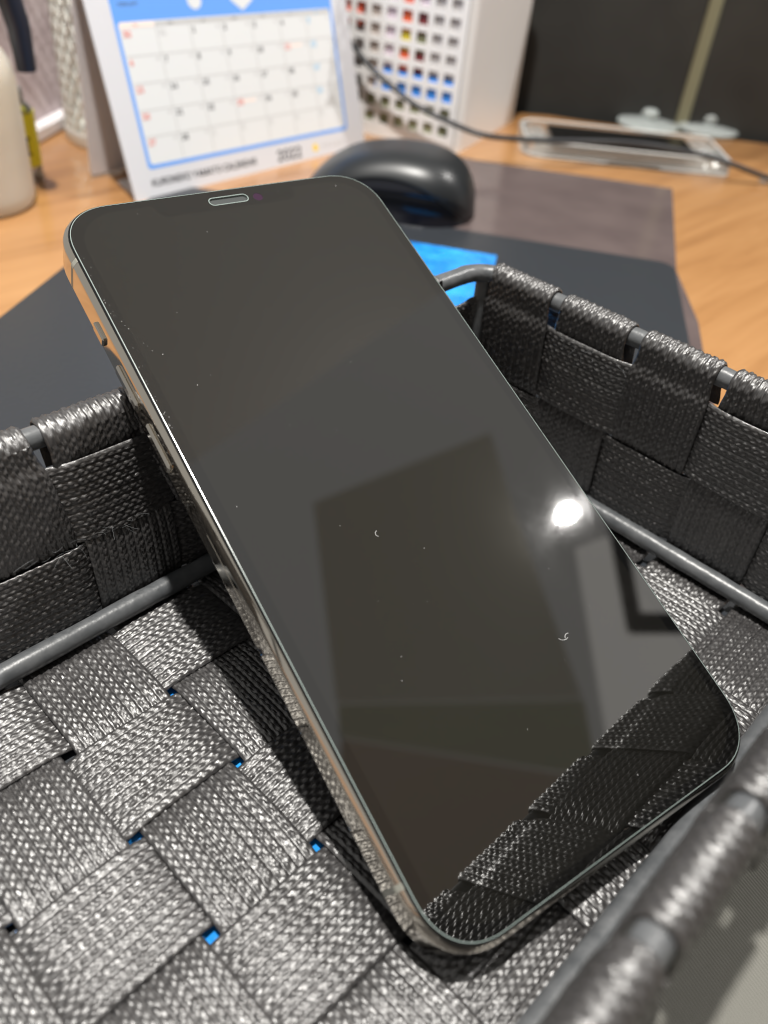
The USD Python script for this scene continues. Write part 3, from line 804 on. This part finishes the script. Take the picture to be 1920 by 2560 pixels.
# ================================================================== cable, acrylic tray, clear discs
from scipy.interpolate import CubicSpline
ck = np.array([(168, 256, 62), (173.5, 240, 49), (177.7, 228.8, 38.5), (181, 218.3, 30.3), (183.9, 209.1, 25.3), (187.7, 197.4, 19.6), (191.9, 184, 15.5), (196.1, 171, 13), (199.8, 159.3, 11.4), (212, 149, 10.2), (236, 131.5, 10.0), (266, 110.5, 10.2),
               (285, 84, 9.6), (300, 67, 6), (318, 52.5, .2), (335, 36, -1.6), (352, 14, -1.7)], float)
tt = np.r_[0, np.cumsum(np.linalg.norm(np.diff(ck, axis=0), axis=1))]
single('black_cable', tube(CubicSpline(tt, ck)(np.linspace(0, tt[-1], 160)), 1.35, 12), 'cable', 'thin black cable running from behind the calendar over the clear tray', 'cable', smooth=True)
single('cable_clip', lathe([(0, 0), (2.0, 0), (2.5, .6), (2.5, 2.6), (2.0, 3.2), (0, 3.2)], 20, (320.5, 56.5, -2.9)), 'acrylic', 'tiny clear clip beside the black cable at the right', 'clip', smooth=40)
O = np.array([233, 153, -2.95]); xa = np.array([.675, -.738, 0]); ya = np.array([.738, .675, 0])
TR_ = frame_mat(O, xa, ya)
tr_ = thing('acrylic_tray', 'clear acrylic tray holding a black slab, at the right behind the plum pad', 'tray', O)
outl = rrect(0, 0, 111, 46, 12, 10).union(rrect(60, 0, 111, 46, 3))
part(tr_, 'tray_wall', ext(outl.difference(outl.buffer(-2.6)), 6.0, TR_, 2.02), 'acrylic')
part(tr_, 'tray_base', ext(outl, 2.0, TR_), 'acrylic')
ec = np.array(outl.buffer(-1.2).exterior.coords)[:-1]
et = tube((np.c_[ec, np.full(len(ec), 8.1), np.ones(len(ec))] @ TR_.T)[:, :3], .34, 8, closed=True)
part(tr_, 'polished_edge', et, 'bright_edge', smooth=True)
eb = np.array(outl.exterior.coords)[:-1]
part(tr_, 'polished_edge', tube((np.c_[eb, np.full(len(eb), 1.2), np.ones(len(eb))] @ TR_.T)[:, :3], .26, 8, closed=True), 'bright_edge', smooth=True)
part(tr_, 'end_block', fixn(bbox([101.5, 22, 4.8], [11, 34, 5.4], TR_, 1.2)), 'acrylic')
part(tr_, 'end_block', fixn(bbox([8.5, 22, 4.8], [9, 26, 5.4], TR_, 1.2)), 'acrylic')
single('black_slab', fixn(bbox([55, 22, 6.6], [78, 33, 2.6], TR_, .4)), 'black_inner', 'flat black slab lying inside the clear acrylic tray', 'slab')
for i, (x, y, lab) in enumerate(((357, 150, 'clear round knobbed disc at the foot of the partition, half hidden by the tray'), (386, 124.5, 'clear round knobbed disc at the foot of the right partition panel, standing clear'))):
    dd = thing('clear_disc', lab, 'disc', (x, y, -2.95), group='clear discs at the foot of the partition')
    part(dd, 'disc', lathe([(0, 0), (17.5, 0), (18.8, 1), (18.8, 2), (17, 3.2), (8, 4.4), (0, 4.6)], 56, (x, y, -2.9)), 'clear_disc', smooth=40)
    part(dd, 'knob', lathe([(0, 4.7), (4.6, 4.7), (5, 5.6), (5, 8.4), (3.4, 10), (0, 10.4)], 28, (x, y, -2.9)), 'clear_disc', smooth=40)

# ================================================================== overhead, seen mirrored in the phone's glass
pm('overhead_olive', (.50, .50, .38), .8, .2); pm('overhead_dark', (.62, .60, .52), .8, .2); pm('overhead_brown', (.54, .45, .37), .8, .2); pm('overhead_black', (.02, .022, .03), .6, .3)
M['panel_glow'] = usdkit.material(stage, '/World/Looks/panel_glow', {'e': ('emission', {'color': (1.0, .96, .9), 'strength': .95})}, surface='e.emission')


def overhead(name, pts, z, mat, label, cat_, h=6):
    return single(name, ext(Polygon(pts), h, None, z), mat, label, cat_)


overhead('overhead_board', [(536, -152), (996, -223), (955, -397), (880, -850), (372, -508)], 1400, 'overhead_dark', 'dark board overhead mirrored in the phone screen', 'board')
overhead('overhead_beam', [(372, -512), (880, -855), (815, -1018), (343, -566)], 1398, 'overhead_olive', 'olive beam overhead mirrored across the lower phone screen', 'beam')
overhead('overhead_shelf', [(343, -570), (812, -1022), (780, -1300), (200, -1300), (250, -700)], 1396, 'overhead_brown', 'brown shelf overhead mirrored at the bottom of the phone screen', 'shelf')
lp = thing('ceiling_light_panel', 'pale glowing ceiling panel with a black frame mirrored in the phone screen', 'light panel', (1200, -800, 1402))
part(lp, 'diffuser', ext(Polygon([(1063, -560), (836, -1100), (1300, -1250), (1600, -700)]), 4, None, 1402), 'panel_glow')
fo = Polygon([(1185, -540), (1079, -807), (1270, -930), (1500, -640)]).buffer(-18).buffer(18)
part(lp, 'black_frame', ext(fo.difference(fo.buffer(-52)), 3, None, 1396), 'overhead_black')
pm('overhead_pale', (.74, .72, .68), .8, .2)
overhead('overhead_sheet', [(230, 12), (567, 49), (1318, 128), (1700, 900), (230, 900)], 1500, 'overhead_pale', 'pale overhead sheet mirrored in the upper phone screen', 'sheet')
